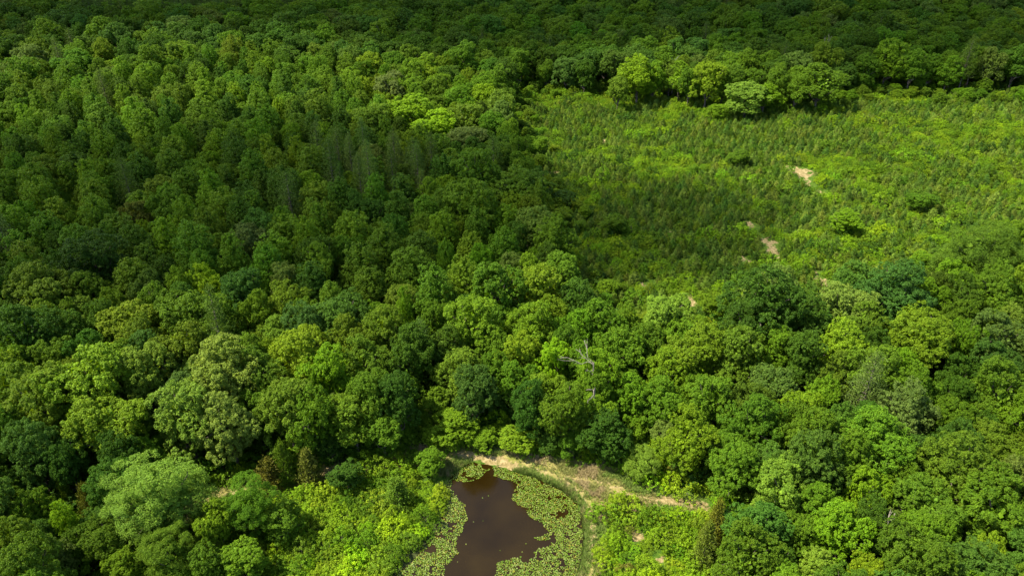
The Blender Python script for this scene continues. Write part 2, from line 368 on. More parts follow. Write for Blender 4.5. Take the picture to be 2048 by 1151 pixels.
# ------------------------------------------------------------------ ground, pond, clouds
def axis(parts):
    out = []
    for a, b, s in parts: out += list(np.arange(a, b, s))
    return np.array(out + [parts[-1][1]])
def build_ground():
    xp = axis([(0, 30, .5), (30, 80, 1.0), (80, 360, 2.5), (360, 1000, 40), (1000, 6000, 500)]); xs = np.concatenate([-xp[:0:-1], xp])
    ys = axis([(-3000, -100, 290), (-100, 44, 8), (44, 100, .5), (100, 200, 1.2), (200, 520, 2.5), (520, 1200, 40), (1200, 9000, 600)])
    X, Y = np.meshgrid(xs, ys); x, y = X.ravel(), Y.ravel(); Z = land(x, y)
    V = np.stack([x, y, Z], 1); nx, ny = len(xs), len(ys); i = np.arange(nx * ny).reshape(ny, nx)
    Fq = np.stack([i[:-1, :-1], i[:-1, 1:], i[1:, 1:], i[1:, :-1]], -1).reshape(-1, 4)
    me = mesh_from('ground', V, Fq, ground_material(), smooth=True)
    nz = fnoise(x, y, 6, 4); zone = np.zeros((len(x), 4), np.float32); zone[:, 3] = 1
    sb = sdist(BANK, x, y) + (nz - .5) * 3; tr = 1.5 - segdist(TRACK, x, y, False) + (nz - .5) * 1.6
    sh = -sdist(POND, x, y); zone[:, 1] = np.where(sh < 30, sstep(.3, 2.0, sh), 1) * np.maximum(sstep(-.6, .8, sb), sstep(-.5, .5, tr))
    green = np.maximum.reduce([sstep(-2, 2, sdist(CLEAR, x, y) + (nz - .5) * 6), sstep(-1, 1, sdist(THICK_W, x, y)), sstep(-1, 1, sdist(THICK_E, x, y)), sstep(-4, -1, sb)])
    zone[:, 2] = green
    soil = np.zeros(len(x))
    for px, py, rx, ry in SOIL:
        p = P2W(px, py); q = np.hypot((x - p[0]) / rx, (y - p[1]) / ry) + (fnoise(x, y, 1.9, 5) - .5) * 2.6; soil = np.maximum(soil, (.80 if py > 880 else .64) * (1 - sstep(.3, 1.2, q)))
    soil = np.maximum(soil, .5 * sstep(-.2, .5, 1.0 - segdist(TRACK, x, y, False)))
    wear = np.minimum(segdist(PATHS[0], x, y, False), segdist(PATHS[1], x, y, False)) + (nz - .5) * 1.6; soil = np.maximum(soil, .52 * (1 - sstep(.4, 1.6, wear)))
    tail = segdist(poly([(1300, 1000), (1350, 1000), (1408, 1011)]), x, y, False); soil = np.maximum(soil, .75 * (1 - sstep(.8, 2.2, tail + nz)))
    zone[:, 0] = soil
    a = me.attributes.new('zone', 'FLOAT_COLOR', 'POINT'); a.data.foreach_set('color', zone.ravel())
    o = link('ground', me); o['kind'] = 'structure'
# bare soil: photograph pixel, half sizes in metres
SOIL = [(985, 918, 3.2, .8), (1020, 927, 2.0, .6), (925, 908, 2.2, .6), (955, 914, 1.2, .5), (1275, 1070, .8, 1.2), (1320, 1120, .9, 1.0), (1322, 1085, .35, 1.0), (1250, 1130, .6, .5),
        (1300, 975, .7, .8), (1322, 960, .5, 1.4), (655, 940, 1.6, 1.0), (745, 936, 1.3, .6), (560, 970, 1.2, .8), (880, 958, 1.1, .9),
        (1600, 345, 5, 7), (1615, 365, 2.5, 7), (1540, 383, 2, 2), (1625, 345, 2, 3), (1530, 480, 3.5, 3.5), (1505, 455, 2, 4), (1545, 510, 2.5, 4), (1517, 536, 2, 1.2), (1640, 565, 2.5, 5), (1650, 585, 2.2, 3),
        (1352, 465, 2.2, 1.6), (1108, 345, 2, 2), (1210, 285, 1.2, 3), (1080, 268, 2, 1.2), (1380, 600, 1.2, 3), (1430, 690, 2.2, 2.6), (1390, 735, 1.3, 3.2), (1610, 415, 2, 1.5), (1290, 570, 2, 1), (1860, 445, 2, 1.5), (1925, 525, 1.5, 1.5), (1640, 385, 1.5, 2.5), (1490, 520, 1.5, 1.5), (1580, 430, 1.2, 1.2)]
build_ground()

def build_water():
    P = POND; c = P.mean(0); n = len(P); V = [(*c, WATER_Z)]; rings = 5
    for k in range(1, rings + 1):
        s = k / rings * 1.02; V += [(*(c + (p - c) * s), WATER_Z) for p in P]
    T = [(0, 1 + i, 1 + (i + 1) % n) for i in range(n)]; Q = []
    for k in range(rings - 1):
        a, b = 1 + k * n, 1 + (k + 1) * n; Q += [(a + i, b + i, b + (i + 1) % n, a + (i + 1) % n) for i in range(n)]
    T = [t if np.cross(np.array(V[t[1]][:2]) - V[t[0]][:2], np.array(V[t[2]][:2]) - V[t[0]][:2]) > 0 else (t[0], t[2], t[1]) for t in T]
    me = mesh_from('pond_water', np.array(V), [np.array(T), np.array(Q)], water_material()); me.validate()
    o = link('pond_water', me); o['kind'] = 'structure'
build_water()

CLOUDS = [  # outline on the ground (photograph pixels) of the shade each one throws, strength, edge softness in metres
    ([(-500, -2), (-500, 150), (0, 155), (60, 165), (180, 130), (420, 112), (700, 125), (880, 165), (1000, 170), (1170, 180), (1230, 153), (1300, 148), (1470, 150), (1560, 168), (1640, 186), (1800, 190), (2500, 190), (2500, -2)], 1.0, 14),
    ([(-500, 330), (-100, 300), (150, 345), (420, 330), (640, 300), (830, 345), (960, 335), (1120, 375), (1300, 385), (1430, 400), (1500, 450), (1470, 540), (1320, 575), (1150, 570), (1050, 620), (900, 690), (760, 740), (560, 700), (330, 720), (120, 740), (-100, 760), (-500, 760)], .88, 12),
    ([(1960, 640), (2060, 600), (2500, 600), (2500, 1150), (2100, 1150), (2010, 1050), (1930, 930), (1900, 800)], .45, 9),
    ([(-400, 800), (60, 815), (200, 900), (250, 1010), (150, 1120), (60, 1230), (-400, 1230)], .45, 9),  # extra unseen cloud, added to darken the lower left corner
]
def build_cloud(pts, dens, soft, alt):
    P = poly(pts); off = np.array([SUN.x, SUN.y]) * (alt / SUN.z); lo, hi = P.min(0) - soft * 2, P.max(0) + soft * 2
    s = max(3.0, (hi - lo).max() / 220); xs, ys = np.arange(lo[0], hi[0], s), np.arange(lo[1], hi[1], s); X, Y = np.meshgrid(xs, ys); x, y = X.ravel(), Y.ravel()
    m = sdist(P, x, y) + (fnoise(x, y, 45, 9) - .5) * 24; d = sstep(-soft, soft, m) * (.88 + .3 * (fnoise(x, y, 30, 12) - .5))
    k = fnoise(x, y, 60, 20); top = alt + d * (18 + 40 * k) + .2; bot = alt - d * (6 + 8 * k) - .2
    nx, ny = len(xs), len(ys); i = np.arange(nx * ny).reshape(ny, nx); Q = np.stack([i[:-1, :-1], i[:-1, 1:], i[1:, 1:], i[1:, :-1]], -1).reshape(-1, 4)
    Q = Q[(d[Q] > .004).any(1)]
    V = np.concatenate([np.stack([x + off[0], y + off[1], top], 1), np.stack([x + off[0], y + off[1], bot], 1)])
    me = mesh_from('cloud', V, np.concatenate([Q, Q[:, ::-1] + nx * ny]), M_CLOUD, smooth=True)
    a = me.attributes.new('dens', 'FLOAT', 'POINT'); a.data.foreach_set('value', np.tile(1 - np.sqrt(np.clip(1 - d * dens, 0, 1)), 2).astype(np.float32))
    o = link('sky_cloud', me); o['kind'] = 'structure'
def cloud_material():
    m, n, out = mat('cloud_white'); L = n.links.new; at = N(n, 'ShaderNodeAttribute', attribute_name='dens')
    t, d, tr = N(n, 'ShaderNodeBsdfTransparent'), N(n, 'ShaderNodeBsdfDiffuse'), N(n, 'ShaderNodeBsdfTranslucent')
    d.inputs[0].default_value = tr.inputs[0].default_value = (.9, .9, .92, 1); a, b = N(n, 'ShaderNodeMixShader'), N(n, 'ShaderNodeMixShader')
    L(d.outputs[0], a.inputs[1]); L(tr.outputs[0], a.inputs[2]); L(at.outputs['Fac'], b.inputs[0]); L(t.outputs[0], b.inputs[1]); L(a.outputs[0], b.inputs[2]); L(b.outputs[0], out.inputs[0]); return m
M_CLOUD = cloud_material()
for k, (pts, dn, sf) in enumerate(CLOUDS): build_cloud(pts, dn, sf, 520 + 60 * k)

# ------------------------------------------------------------------ tree kinds
OAK = [broad(11), broad(12, nb=7, br=(2.0, 2.8), lobes=15), broad(13, Rr=5.3, nb=11, br=(1.4, 2.0), lobes=9), broad(14, base=.1, nb=9), broad(15, Rr=4.8, H=16.5, base=.1, nb=10, br=(1.5, 2.3)), broad(16, nb=6, br=(1.8, 3.0), lobes=16), broad(17, nb=9, br=(1.3, 2.6), lobes=11)]
SOFT = [broad(21, nb=7, leaf=.20, aspect=.4, per=52, soft=True, base=.08, br=(2.0, 2.8), lobes=14), broad(22, nb=9, leaf=.20, aspect=.4, per=50, soft=True, base=.12)]
CONE = [conical(31), conical(32, Rr=3.4, power=.72), conical(33, Rr=3.8, power=.5), conical(34, Rr=3.7, H=12.5, power=.42), conical(35, Rr=3.3, H=13.5, power=.6)]
PINE = [pine_pair(41, Rr=3.4, H=17, base=.35, levels=16, per_ring=8, tuft=26, blade=.55, asp=.16, droop=.05, upw=.5, power=.6), pine_pair(42, Rr=3.0, H=17, base=.3, levels=18, per_ring=8, tuft=24, blade=.5, asp=.16, droop=.1, upw=.5, power=.75)]
CEDAR = [pine_pair(51, Rr=2.1, H=7, base=.04, levels=22, per_ring=12, tuft=16, blade=.42, asp=.22, upw=.65, power=.62), pine_pair(52, Rr=1.8, H=8, base=.04, levels=24, per_ring=11, tuft=15, blade=.42, asp=.22, upw=.65, power=.7)]
SAPL = [single(*needly(61 + i, Rr=1.25, H=2.7, base=.05, levels=8, per_ring=7, tuft=10, blade=.5, asp=.2, upw=.5, power=.7), 'pine_sapling', M_NEEDLE) for i in range(3)]
SHRUB = [shrub_mesh(71), shrub_mesh(72, Rr=1.8, H=1.7, nl=10), shrub_mesh(73, Rr=1.4, H=2.3, nl=10, leaf=.13, per=36), shrub_mesh(74, Rr=1.9, H=1.4, nl=11, leaf=.19, per=22)]
KINDS = {'oak': (OAK, 5.0, 16.0), 'soft': (SOFT, 5.0, 16.0), 'cone': (CONE, 3.6, 13.0), 'pine': (PINE, 3.2, 17.0), 'cedar': (CEDAR, 1.95, 7.5)}
NAME = {'oak': ('broadleaf_tree', 'broadleaf tree'), 'soft': ('broadleaf_tree', 'broadleaf tree'), 'cone': ('conical_tree', 'conical tree'), 'pine': ('pine_tree', 'pine tree'), 'cedar': ('cedar_tree', 'cedar tree')}
GROUP = {'broadleaf_tree': 'broadleaf trees of the wood', 'conical_tree': 'slender conical trees of the planted wood', 'pine_tree': 'tall dark pines in the wood', 'cedar_tree': 'cedars by the pond and path'}
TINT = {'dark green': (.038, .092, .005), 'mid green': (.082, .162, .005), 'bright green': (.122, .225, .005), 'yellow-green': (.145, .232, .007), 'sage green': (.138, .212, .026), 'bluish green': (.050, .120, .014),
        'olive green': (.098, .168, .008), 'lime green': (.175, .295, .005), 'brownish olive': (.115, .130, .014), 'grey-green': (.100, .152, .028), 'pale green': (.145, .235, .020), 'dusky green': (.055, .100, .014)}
placed = []     # every tree: dict(x,y,R,H,kind,colour,label)

def add_manual(px, ytop, wpx, H, kind, colour, label):
    if kind in ('oak', 'soft'): H = min(H, 6.5 + 1.9 * wpx / 2 / F * W2P(*P2W(px, ytop, H))[2])
    p = P2W(px, ytop, H); _, _, dep = W2P(p[0], p[1], p[2]); placed.append(dict(x=p[0], y=p[1], R=wpx / 2 / F * dep, H=H, kind=kind, colour=colour, label=label, hand=True))

MAN = [
 (430, 682, 150, 16, 'oak', 'sage green', 'large pale sage tree, topmost of the pale group'), (350, 765, 130, 15, 'oak', 'sage green', 'pale sage tree standing lowest in the pale group'),
 (500, 700, 110, 15, 'oak', 'olive green', 'olive tree on the right flank of the pale group'), (440, 790, 120, 13, 'oak', 'sage green', 'pale sage tree in the middle of the pale group'),
 (590, 655, 120, 16, 'oak', 'yellow-green', 'tall yellow-green tree right of the pale sage group'), (645, 690, 110, 15, 'oak', 'bright green', 'bright green tree beside the tall yellow-green one'),
 (560, 750, 120, 14, 'oak', 'olive green', 'olive tree below the tall yellow-green one'), (150, 690, 170, 17, 'oak', 'yellow-green', 'wide yellow-green tree near the left frame edge'),
 (60, 745, 140, 15, 'oak', 'olive green', 'olive tree at the left frame edge'), (190, 790, 150, 14, 'oak', 'yellow-green', 'yellow-green tree below the wide yellow-green one'),
 (40, 845, 120, 13, 'oak', 'bluish green', 'dark bluish tree at the left frame edge'), (110, 870, 90, 12, 'oak', 'dark green', 'dark tree above the brown-tinged cedars'),
 (225, 865, 80, 12, 'oak', 'dark green', 'dark tree above the feathery pale tree'), (290, 925, 180, 13, 'soft', 'pale green', 'big feathery pale green tree, lower left'),
 (320, 1065, 120, 9, 'soft', 'olive green', 'feathery olive tree below the big pale one'), (112, 1003, 62, 9, 'cone', 'lime green', 'small lime tree by the lower left corner'),
 (50, 985, 80, 9, 'oak', 'mid green', 'round green tree beside the small lime one'), (190, 1045, 90, 8, 'oak', 'mid green', 'green tree between the lime and feathery trees'),
 (235, 1105, 80, 6, 'oak', 'bright green', 'bright young tree at the lower left edge'), (485, 965, 110, 9, 'soft', 'mid green', 'feathery green tree below the dirt track'),
 (415, 1003, 80, 9, 'oak', 'bright green', 'bright round tree left of the track bend'), (560, 1010, 80, 6, 'oak', 'mid green', 'short green tree right of the feathery green one'), (470, 1090, 90, 6, 'oak', 'bright green', 'low bright tree at the lower edge'),
 (400, 1095, 80, 7, 'oak', 'mid green', 'green tree right of the feathery olive one'),
 (610, 903, 62, 5.6, 'cedar', 'brownish olive', 'dense brown-olive cedar beside the dirt track'), (530, 912, 70, 5.4, 'cedar', 'brownish olive', 'rusty cedar left of the dense one'),
 (560, 888, 48, 7, 'cedar', 'olive green', 'ragged olive cedar behind the rusty one'), (160, 962, 50, 7, 'cedar', 'brownish olive', 'brown-tinged cedar above the small lime tree'),
 (118, 955, 36, 6, 'cedar', 'olive green', 'slim cedar left of the brown-tinged one'), (278, 815, 50, 9, 'cedar', 'dusky green', 'dusky cedar against the pale sage group'),
 (1440, 1008, 60, 8, 'cedar', 'brownish olive', 'tall olive cedar at the right thicket edge'), (1420, 1050, 56, 7, 'cedar', 'brownish olive', 'leaning olive cedar beside the right thicket'),
 (790, 960, 66, 4.5, 'cedar', 'olive green', 'thin olive cedar in the left thicket'),
 (690, 928, 66, 4.5, 'oak', 'dark green', 'dark round tree standing on the track edge'), (858, 905, 62, 3.6, 'oak', 'mid green', 'green bush-like tree at the pond corner'), (735, 740, 110, 15, 'oak', 'mid green', 'tall green tree above the dirt track'),
 (700, 790, 110, 10.5, 'oak', 'mid green', 'green tree above the track, below the tall one'), (785, 745, 100, 14, 'oak', 'dark green', 'dark tree at the head of the shaded gap'), (760, 818, 100, 8.5, 'oak', 'mid green', 'green tree leaning over the track'),
 (655, 862, 64, 5.5, 'oak', 'dark green', 'dark tree above the dense cedar'), (620, 780, 100, 13, 'oak', 'mid green', 'green tree below the bright green one'),
 (905, 828, 100, 5, 'oak', 'bright green', 'bright tree at the path junction'), (868, 858, 50, 3, 'oak', 'yellow-green', 'small yellow-green tree at the path junction'), (965, 862, 60, 2.8, 'oak', 'bright green', 'low bright tree above the grassy bank'), (1035, 858, 76, 3.8, 'oak', 'yellow-green', 'yellow-green tree above the sandy bank'),
 (940, 592, 120, 16, 'oak', 'yellow-green', 'tall yellow-green tree in mid wood'), (1040, 665, 84, 14, 'oak', 'yellow-green', 'slender yellow-green tree right of the tall one'), (1085, 525, 110, 17, 'oak', 'yellow-green', 'yellow-green tree at the wood edge'),
 (1125, 498, 85, 17, 'oak', 'olive green', 'olive tree crowning the wood edge'), (1025, 505, 66, 15, 'oak', 'grey-green', 'grey-green domed tree behind the yellow-green ones'), (1075, 405, 80, 14, 'oak', 'sage green', 'pale-topped tree bordering the sapling clearing'),
 (1110, 678, 80, 14, 'oak', 'lime green', 'lime tree beside the bleached dead branches'), (1200, 600, 110, 15, 'oak', 'mid green', 'green tree on the near clearing edge'), (1150, 620, 90, 15, 'oak', 'bright green', 'bright tree left of the near clearing edge'), (1250, 650, 110, 15, 'oak', 'mid green', 'rounded green tree above the ravine'),
 (1340, 580, 100, 15, 'oak', 'pale green', 'pale rounded tree jutting into the clearing'), (1300, 640, 90, 14, 'oak', 'mid green', 'green tree below the pale rounded one'), (950, 725, 90, 12, 'oak', 'bluish green', 'bluish tree in mid wood'), (1200, 700, 100, 14, 'oak', 'bright green', 'bright tree right of the bleached branches'),
 (1130, 770, 100, 12, 'oak', 'mid green', 'green tree below the bleached dead branches'), (1060, 760, 80, 12, 'oak', 'dark green', 'dark tree below the slender yellow-green one'), (1215, 830, 100, 8.5, 'oak', 'dark green', 'dark tree above the grassy bank'), (1150, 860, 60, 5, 'oak', 'mid green', 'small green tree beside the bank'),
 (1100, 862, 56, 4, 'oak', 'dark green', 'small dark tree above the bank'), (1290, 900, 66, 5, 'soft', 'pale green', 'thin pale tree behind the bank'), (1385, 820, 110, 12, 'oak', 'bright green', 'bright tree at the east end of the bank'),
 (1545, 535, 170, 19, 'oak', 'dark green', 'huge dark green tree beside the clearing'), (1610, 570, 130, 17, 'oak', 'dark green', 'dark tree on the right flank of the huge one'), (1500, 600, 110, 15, 'oak', 'dark green', 'dark tree on the left flank of the huge one'),
 (1700, 560, 110, 14, 'oak', 'sage green', 'sage tree right of the huge dark tree'), (1810, 530, 140, 16, 'oak', 'bluish green', 'bluish spreading tree on the clearing edge'), (1740, 600, 90, 14, 'oak', 'olive green', 'olive tree between sage and bluish trees'), (1985, 450, 150, 16, 'soft', 'olive green', 'tall olive tree at the right frame edge'),
 (1920, 520, 80, 12, 'oak', 'yellow-green', 'yellow-green tree left of the tall olive one'), (1700, 645, 110, 14, 'oak', 'yellow-green', 'yellow-green tree below the sage one'), (1685, 700, 80, 13, 'oak', 'olive green', 'olive tree below the yellow-green one'), (1760, 690, 110, 14, 'oak', 'olive green', 'dull olive tree in the right wood'),
 (1830, 770, 110, 14, 'oak', 'grey-green', 'grey-green tree in the right wood'), (1520, 790, 120, 13, 'oak', 'mid green', 'green tree below the left dark flank'), (1630, 810, 120, 13, 'oak', 'mid green', 'broad green tree in the lower right wood'), (1770, 830, 140, 13, 'oak', 'mid green', 'wide green tree in the lower right wood'),
 (1945, 870, 140, 14, 'oak', 'olive green', 'dark olive tree near the right frame edge'), (1750, 940, 90, 11, 'oak', 'bright green', 'bright tree below the wide green one'), (1480, 880, 110, 11, 'oak', 'mid green', 'green tree above the east bank end'), (1870, 960, 130, 12, 'oak', 'olive green', 'olive tree below the dark olive one'),
 (1650, 1098, 90, 9, 'oak', 'pale green', 'pale-tipped tree at the lower edge'), (1990, 1070, 80, 10, 'oak', 'yellow-green', 'yellow-tipped tree in the lower right corner'), (1530, 1010, 120, 10, 'oak', 'bluish green', 'bluish tree right of the olive cedars'), (1700, 1010, 110, 11, 'oak', 'bright green', 'bright tree above the pale-tipped one'),
 (400, 530, 70, 14, 'oak', 'lime green', 'lime tree alone in the shaded wood'), (490, 437, 80, 15, 'oak', 'grey-green', 'grey-green domed tree in the planted wood'), (170, 465, 130, 16, 'oak', 'dark green', 'wide dark tree in the planted wood'), (470, 530, 90, 15, 'oak', 'bluish green', 'bluish dark tree right of the lime one'),
 (600, 606, 100, 15, 'oak', 'bluish green', 'bluish tree above the tall yellow-green one'), (705, 590, 42, 13, 'oak', 'bright green', 'small bright tree in the dark wood'), (805, 573, 44, 14, 'cone', 'bright green', 'narrow bright tree in the dark wood'), (890, 468, 44, 15, 'cone', 'mid green', 'pointed tree on the dark wood edge'),
 (840, 640, 56, 12, 'pine', 'grey-green', 'grey pine in the dark wood'), (215, 575, 60, 14, 'oak', 'mid green', 'green tree left of the lonely lime one'), (60, 530, 120, 15, 'oak', 'olive green', 'olive tree at the left edge of the planted wood'), (30, 610, 120, 15, 'oak', 'dark green', 'dark tree at the left frame edge'),
 (350, 640, 110, 15, 'oak', 'olive green', 'olive tree behind the pale sage group'), (285, 665, 90, 15, 'oak', 'bluish green', 'bluish tree behind the pale sage group'), (260, 400, 56, 14, 'oak', 'brownish olive', 'brownish domed tree in the planted wood'), (330, 375, 80, 15, 'oak', 'mid green', 'round green tree in the planted wood'),
 (970, 160, 56, 15, 'oak', 'lime green', 'pale yellow tree at the clearing corner'), (1002, 180, 66, 15, 'oak', 'pale green', 'pale tree at the clearing corner'), (985, 215, 60, 14, 'oak', 'mid green', 'green tree below the pale clearing corner tree'), (820, 190, 100, 15, 'oak', 'lime green', 'bright tree in the lit strip of wood'),
 (740, 200, 90, 15, 'oak', 'olive green', 'olive tree in the lit strip of wood'), (870, 215, 90, 14, 'oak', 'lime green', 'second bright tree in the lit strip of wood'), (930, 205, 80, 14, 'oak', 'olive green', 'olive tree left of the clearing corner'), (945, 298, 100, 16, 'oak', 'mid green', 'broad green tree left of the clearing'),
 (940, 360, 120, 16, 'oak', 'mid green', 'wide green tree left of the clearing, lower one'), (1040, 340, 110, 13, 'oak', 'mid green', 'green tree leaning into the clearing'), (930, 245, 90, 13, 'oak', 'grey-green', 'greyish tree left of the clearing'), (780, 145, 90, 15, 'oak', 'grey-green', 'grey-green domed tree in the far wood'),
 (820, 150, 70, 14, 'oak', 'bright green', 'bright domed tree in the far wood'),
 (1280, 113, 84, 16, 'oak', 'lime green', 'bright sunlit tree on the far clearing edge'), (1345, 120, 44, 16, 'oak', 'olive green', 'thin tree with a bare pale trunk'), (1422, 113, 70, 17, 'oak', 'yellow-green', 'yellow sunlit tree on the far clearing edge'), (1470, 128, 60, 14, 'oak', 'olive green', 'olive tree right of the yellow sunlit one'),
 (1500, 160, 90, 12, 'oak', 'pale green', 'low pale tree on the far clearing edge'), (1385, 130, 50, 14, 'oak', 'mid green', 'green tree left of the yellow sunlit one'), (1560, 130, 60, 15, 'cone', 'mid green', 'pointed tree on the far clearing edge'), (1650, 128, 90, 15, 'oak', 'mid green', 'arching green tree on the far clearing edge'), (1240, 145, 50, 13, 'oak', 'olive green', 'dull tree left of the bright sunlit one'),
 (1600, 145, 56, 13, 'oak', 'mid green', 'green tree between pointed and arching trees'),
]
MAN += [(1312, 122, 56, 14, 'oak', 'bright green', 'bright tree close right of the bright sunlit one'), (1365, 122, 50, 14, 'oak', 'yellow-green', 'yellowish tree behind the bare pale trunk'), (1452, 134, 56, 13, 'oak', 'bright green', 'bright tree filling the far clearing edge row'), (1535, 168, 60, 10, 'oak', 'bright green', 'low bright tree right of the low pale one'),
 (1190, 738, 84, 11, 'oak', 'mid green', 'green tree hiding the foot of the bleached dead tree'), (1196, 792, 74, 9, 'oak', 'bright green', 'bright tree below the hooked white snag'),
 (1480, 300, 46, 5, 'oak', 'mid green', 'lone green tree among the young pines'), (1700, 420, 60, 6, 'oak', 'bright green', 'round bright tree in the right of the clearing'), (1440, 205, 44, 6, 'oak', 'bright green', 'bush-like bright tree at the far clearing edge'),
 (1130, 380, 50, 5, 'oak', 'dark green', 'dark tree in the left corner of the clearing'), (1230, 430, 50, 5, 'oak', 'mid green', 'rounded tree in the shaded clearing'), (1850, 385, 56, 5, 'oak', 'mid green', 'rounded tree far right in the clearing')]
for a in MAN: add_manual(*a)

# fill the rest of the wood, thinned so that crowns just meet
NOTALL = poly([(395, 985), (560, 962), (650, 935), (870, 905), (1405, 1010), (1452, 1040), (1452, 1290), (180, 1290), (380, 1000)])
def in_wood(x, y):
    ok = (sdist(CLEAR, x, y) < -1.0 + (fnoise(x, y, 14, 80) - .5) * 10) & ~inside(NOTALL, x, y) & (sdist(BANK, x, y) < -5.6) & (segdist(TRACK, x, y, False) > 4.6) & (sdist(POND, x, y) < -4) & (sdist(THICK_W, x, y) < -1.2) & (sdist(THICK_E, x, y) < -1.2)
    # nothing tall may stand between the camera and the pond, bank and thickets
    px, py, _ = W2P(x, y, 0 * x); ok &= ~((py > 1000) & (px > 150) & (px < 1450) & ((py > 1150) | (px > 380)))
    return ok
cell = 8.0; grid = {}
def put(t): grid.setdefault((int(t['x'] // cell), int(t['y'] // cell)), []).append(t)
for t in placed: put(t)
def free(x, y, r, k):
    i, j = int(x // cell), int(y // cell)
    for a in range(i - 2, i + 3):
        for b in range(j - 2, j + 3):
            for t in grid.get((a, b), ()):
                if (t['x'] - x) ** 2 + (t['y'] - y) ** 2 < (k * (r + t['R'])) ** 2: return False
    return True
def wedge(n):
    y = rng.uniform(44, 560, n); x = rng.uniform(-1, 1, n) * (y * cp + 40) * .78 + rng.uniform(-8, 8, n); return x, y
for pas in range(4):
    n = 26000; x, y = wedge(n); keep = in_wood(x, y); x, y = x[keep], y[keep]
    pl, pi, fp = inside(PLANTED, x, y), inside(PINEWOOD, x, y), inside(FARPINE, x, y); cn = fnoise(x, y, 30, 30); sz = rng.random(len(x)); kk = rng.random(len(x))
    for a, b, p1, p2, p3, c, s, q in zip(x, y, pl, pi, fp, cn, sz, kk):
        if (p2 and q < .5) or (p3 and q < .85): kind, r = 'pine', 2.5 + .9 * s
        elif p1 and q < .80: kind, r = 'cone', 3.1 + 1.5 * s
        elif q > .985: kind, r = 'pine', 2.8 + .6 * s
        else: kind, r = 'oak', ((2.9 + 2.3 * s * s) if b < 240 else ((3.6 + 2.4 * s) if b < 300 else (4.3 + 2.6 * s)))
        if p1 and kind == 'oak': r *= .85
        r *= (1, .85, .7, .6)[pas]
        if not free(a, b, r, .66 if kind == 'oak' else .74): continue
        H = {'oak': 7.6 + r * 1.45, 'cone': 9.5 + r, 'pine': 16.5}[kind] * rng.uniform(.86, 1.12) * (1, .88, .74, .62)[pas]
        d = segdist(BANK, np.array([a]), np.array([b]))[0]
        if d < 12: H *= .5 + .5 * d / 12; r = min(r, 3.6)
        t = dict(x=a, y=b, R=r, H=H, kind=kind, colour=None, hand=False); placed.append(t); put(t)

e = rng.uniform(0, 1, (9000, 2)); lo, hi = CLEAR.min(0) - 4, CLEAR.max(0) + 4; ex, ey = lo[0] + e[:, 0] * (hi[0] - lo[0]), lo[1] + e[:, 1] * (hi[1] - lo[1]); es = sdist(CLEAR, ex, ey)
for a, b, d, q in zip(ex, ey, es, rng.random(9000)):
    if not -4 < d < 11 or q > .75 * math.exp(-max(d, 0) / 4.5) or abs(a) > (b * cp + 40) * .78: continue
    r = rng.uniform(1.2, 2.4)
    if free(a, b, r, .55): t = dict(x=a, y=b, R=r, H=r * rng.uniform(1.7, 2.6), kind='oak', colour=('bright green', 'mid green', 'yellow-green', 'olive green')[int(rng.integers(4))], hand=False); placed.append(t); put(t)
COLS = {'oak': [('mid green', .36), ('dark green', .22), ('olive green', .12), ('bluish green', .10), ('bright green', .09), ('grey-green', .05), ('yellow-green', .04), ('pale green', .02)],
        'cone': [('mid green', .55), ('dark green', .17), ('bright green', .13), ('olive green', .10), ('yellow-green', .05)],
        'pine': [('dusky green', .7), ('grey-green', .3)], 'cedar': [('brownish olive', 1)]}
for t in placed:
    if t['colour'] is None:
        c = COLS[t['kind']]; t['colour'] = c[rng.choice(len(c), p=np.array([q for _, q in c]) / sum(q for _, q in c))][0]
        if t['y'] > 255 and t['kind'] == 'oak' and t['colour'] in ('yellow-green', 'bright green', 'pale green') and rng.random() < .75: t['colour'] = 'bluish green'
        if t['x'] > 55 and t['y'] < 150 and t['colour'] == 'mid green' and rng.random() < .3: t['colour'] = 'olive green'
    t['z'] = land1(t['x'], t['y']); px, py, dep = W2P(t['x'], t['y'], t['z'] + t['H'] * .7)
    if not t['hand'] and t['kind'] == 'oak' and rng.random() < .5 and ((990 < px < 1460 and 480 < py < 790) or (690 < px < 1010 and 130 < py < 270)): t['colour'] = ('bright green', 'yellow-green', 'mid green')[int(rng.integers(3))]  # lit strip and centre: brighter leaf colours, sunlight put into the tint
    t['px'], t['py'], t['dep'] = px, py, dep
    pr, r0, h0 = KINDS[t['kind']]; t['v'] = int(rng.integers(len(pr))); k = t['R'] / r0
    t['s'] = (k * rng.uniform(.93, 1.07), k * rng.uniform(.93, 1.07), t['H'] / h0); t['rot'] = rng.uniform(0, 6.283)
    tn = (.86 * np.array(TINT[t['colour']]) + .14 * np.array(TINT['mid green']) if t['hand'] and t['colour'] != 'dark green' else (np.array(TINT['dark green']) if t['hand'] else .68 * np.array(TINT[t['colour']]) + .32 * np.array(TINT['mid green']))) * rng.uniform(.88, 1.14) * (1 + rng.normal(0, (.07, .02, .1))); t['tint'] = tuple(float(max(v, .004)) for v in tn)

def seen(t): return -20 < t['px'] < 2068 and -25 < t['py'] < 1190
def size_px(t): return t['R'] / t['dep']

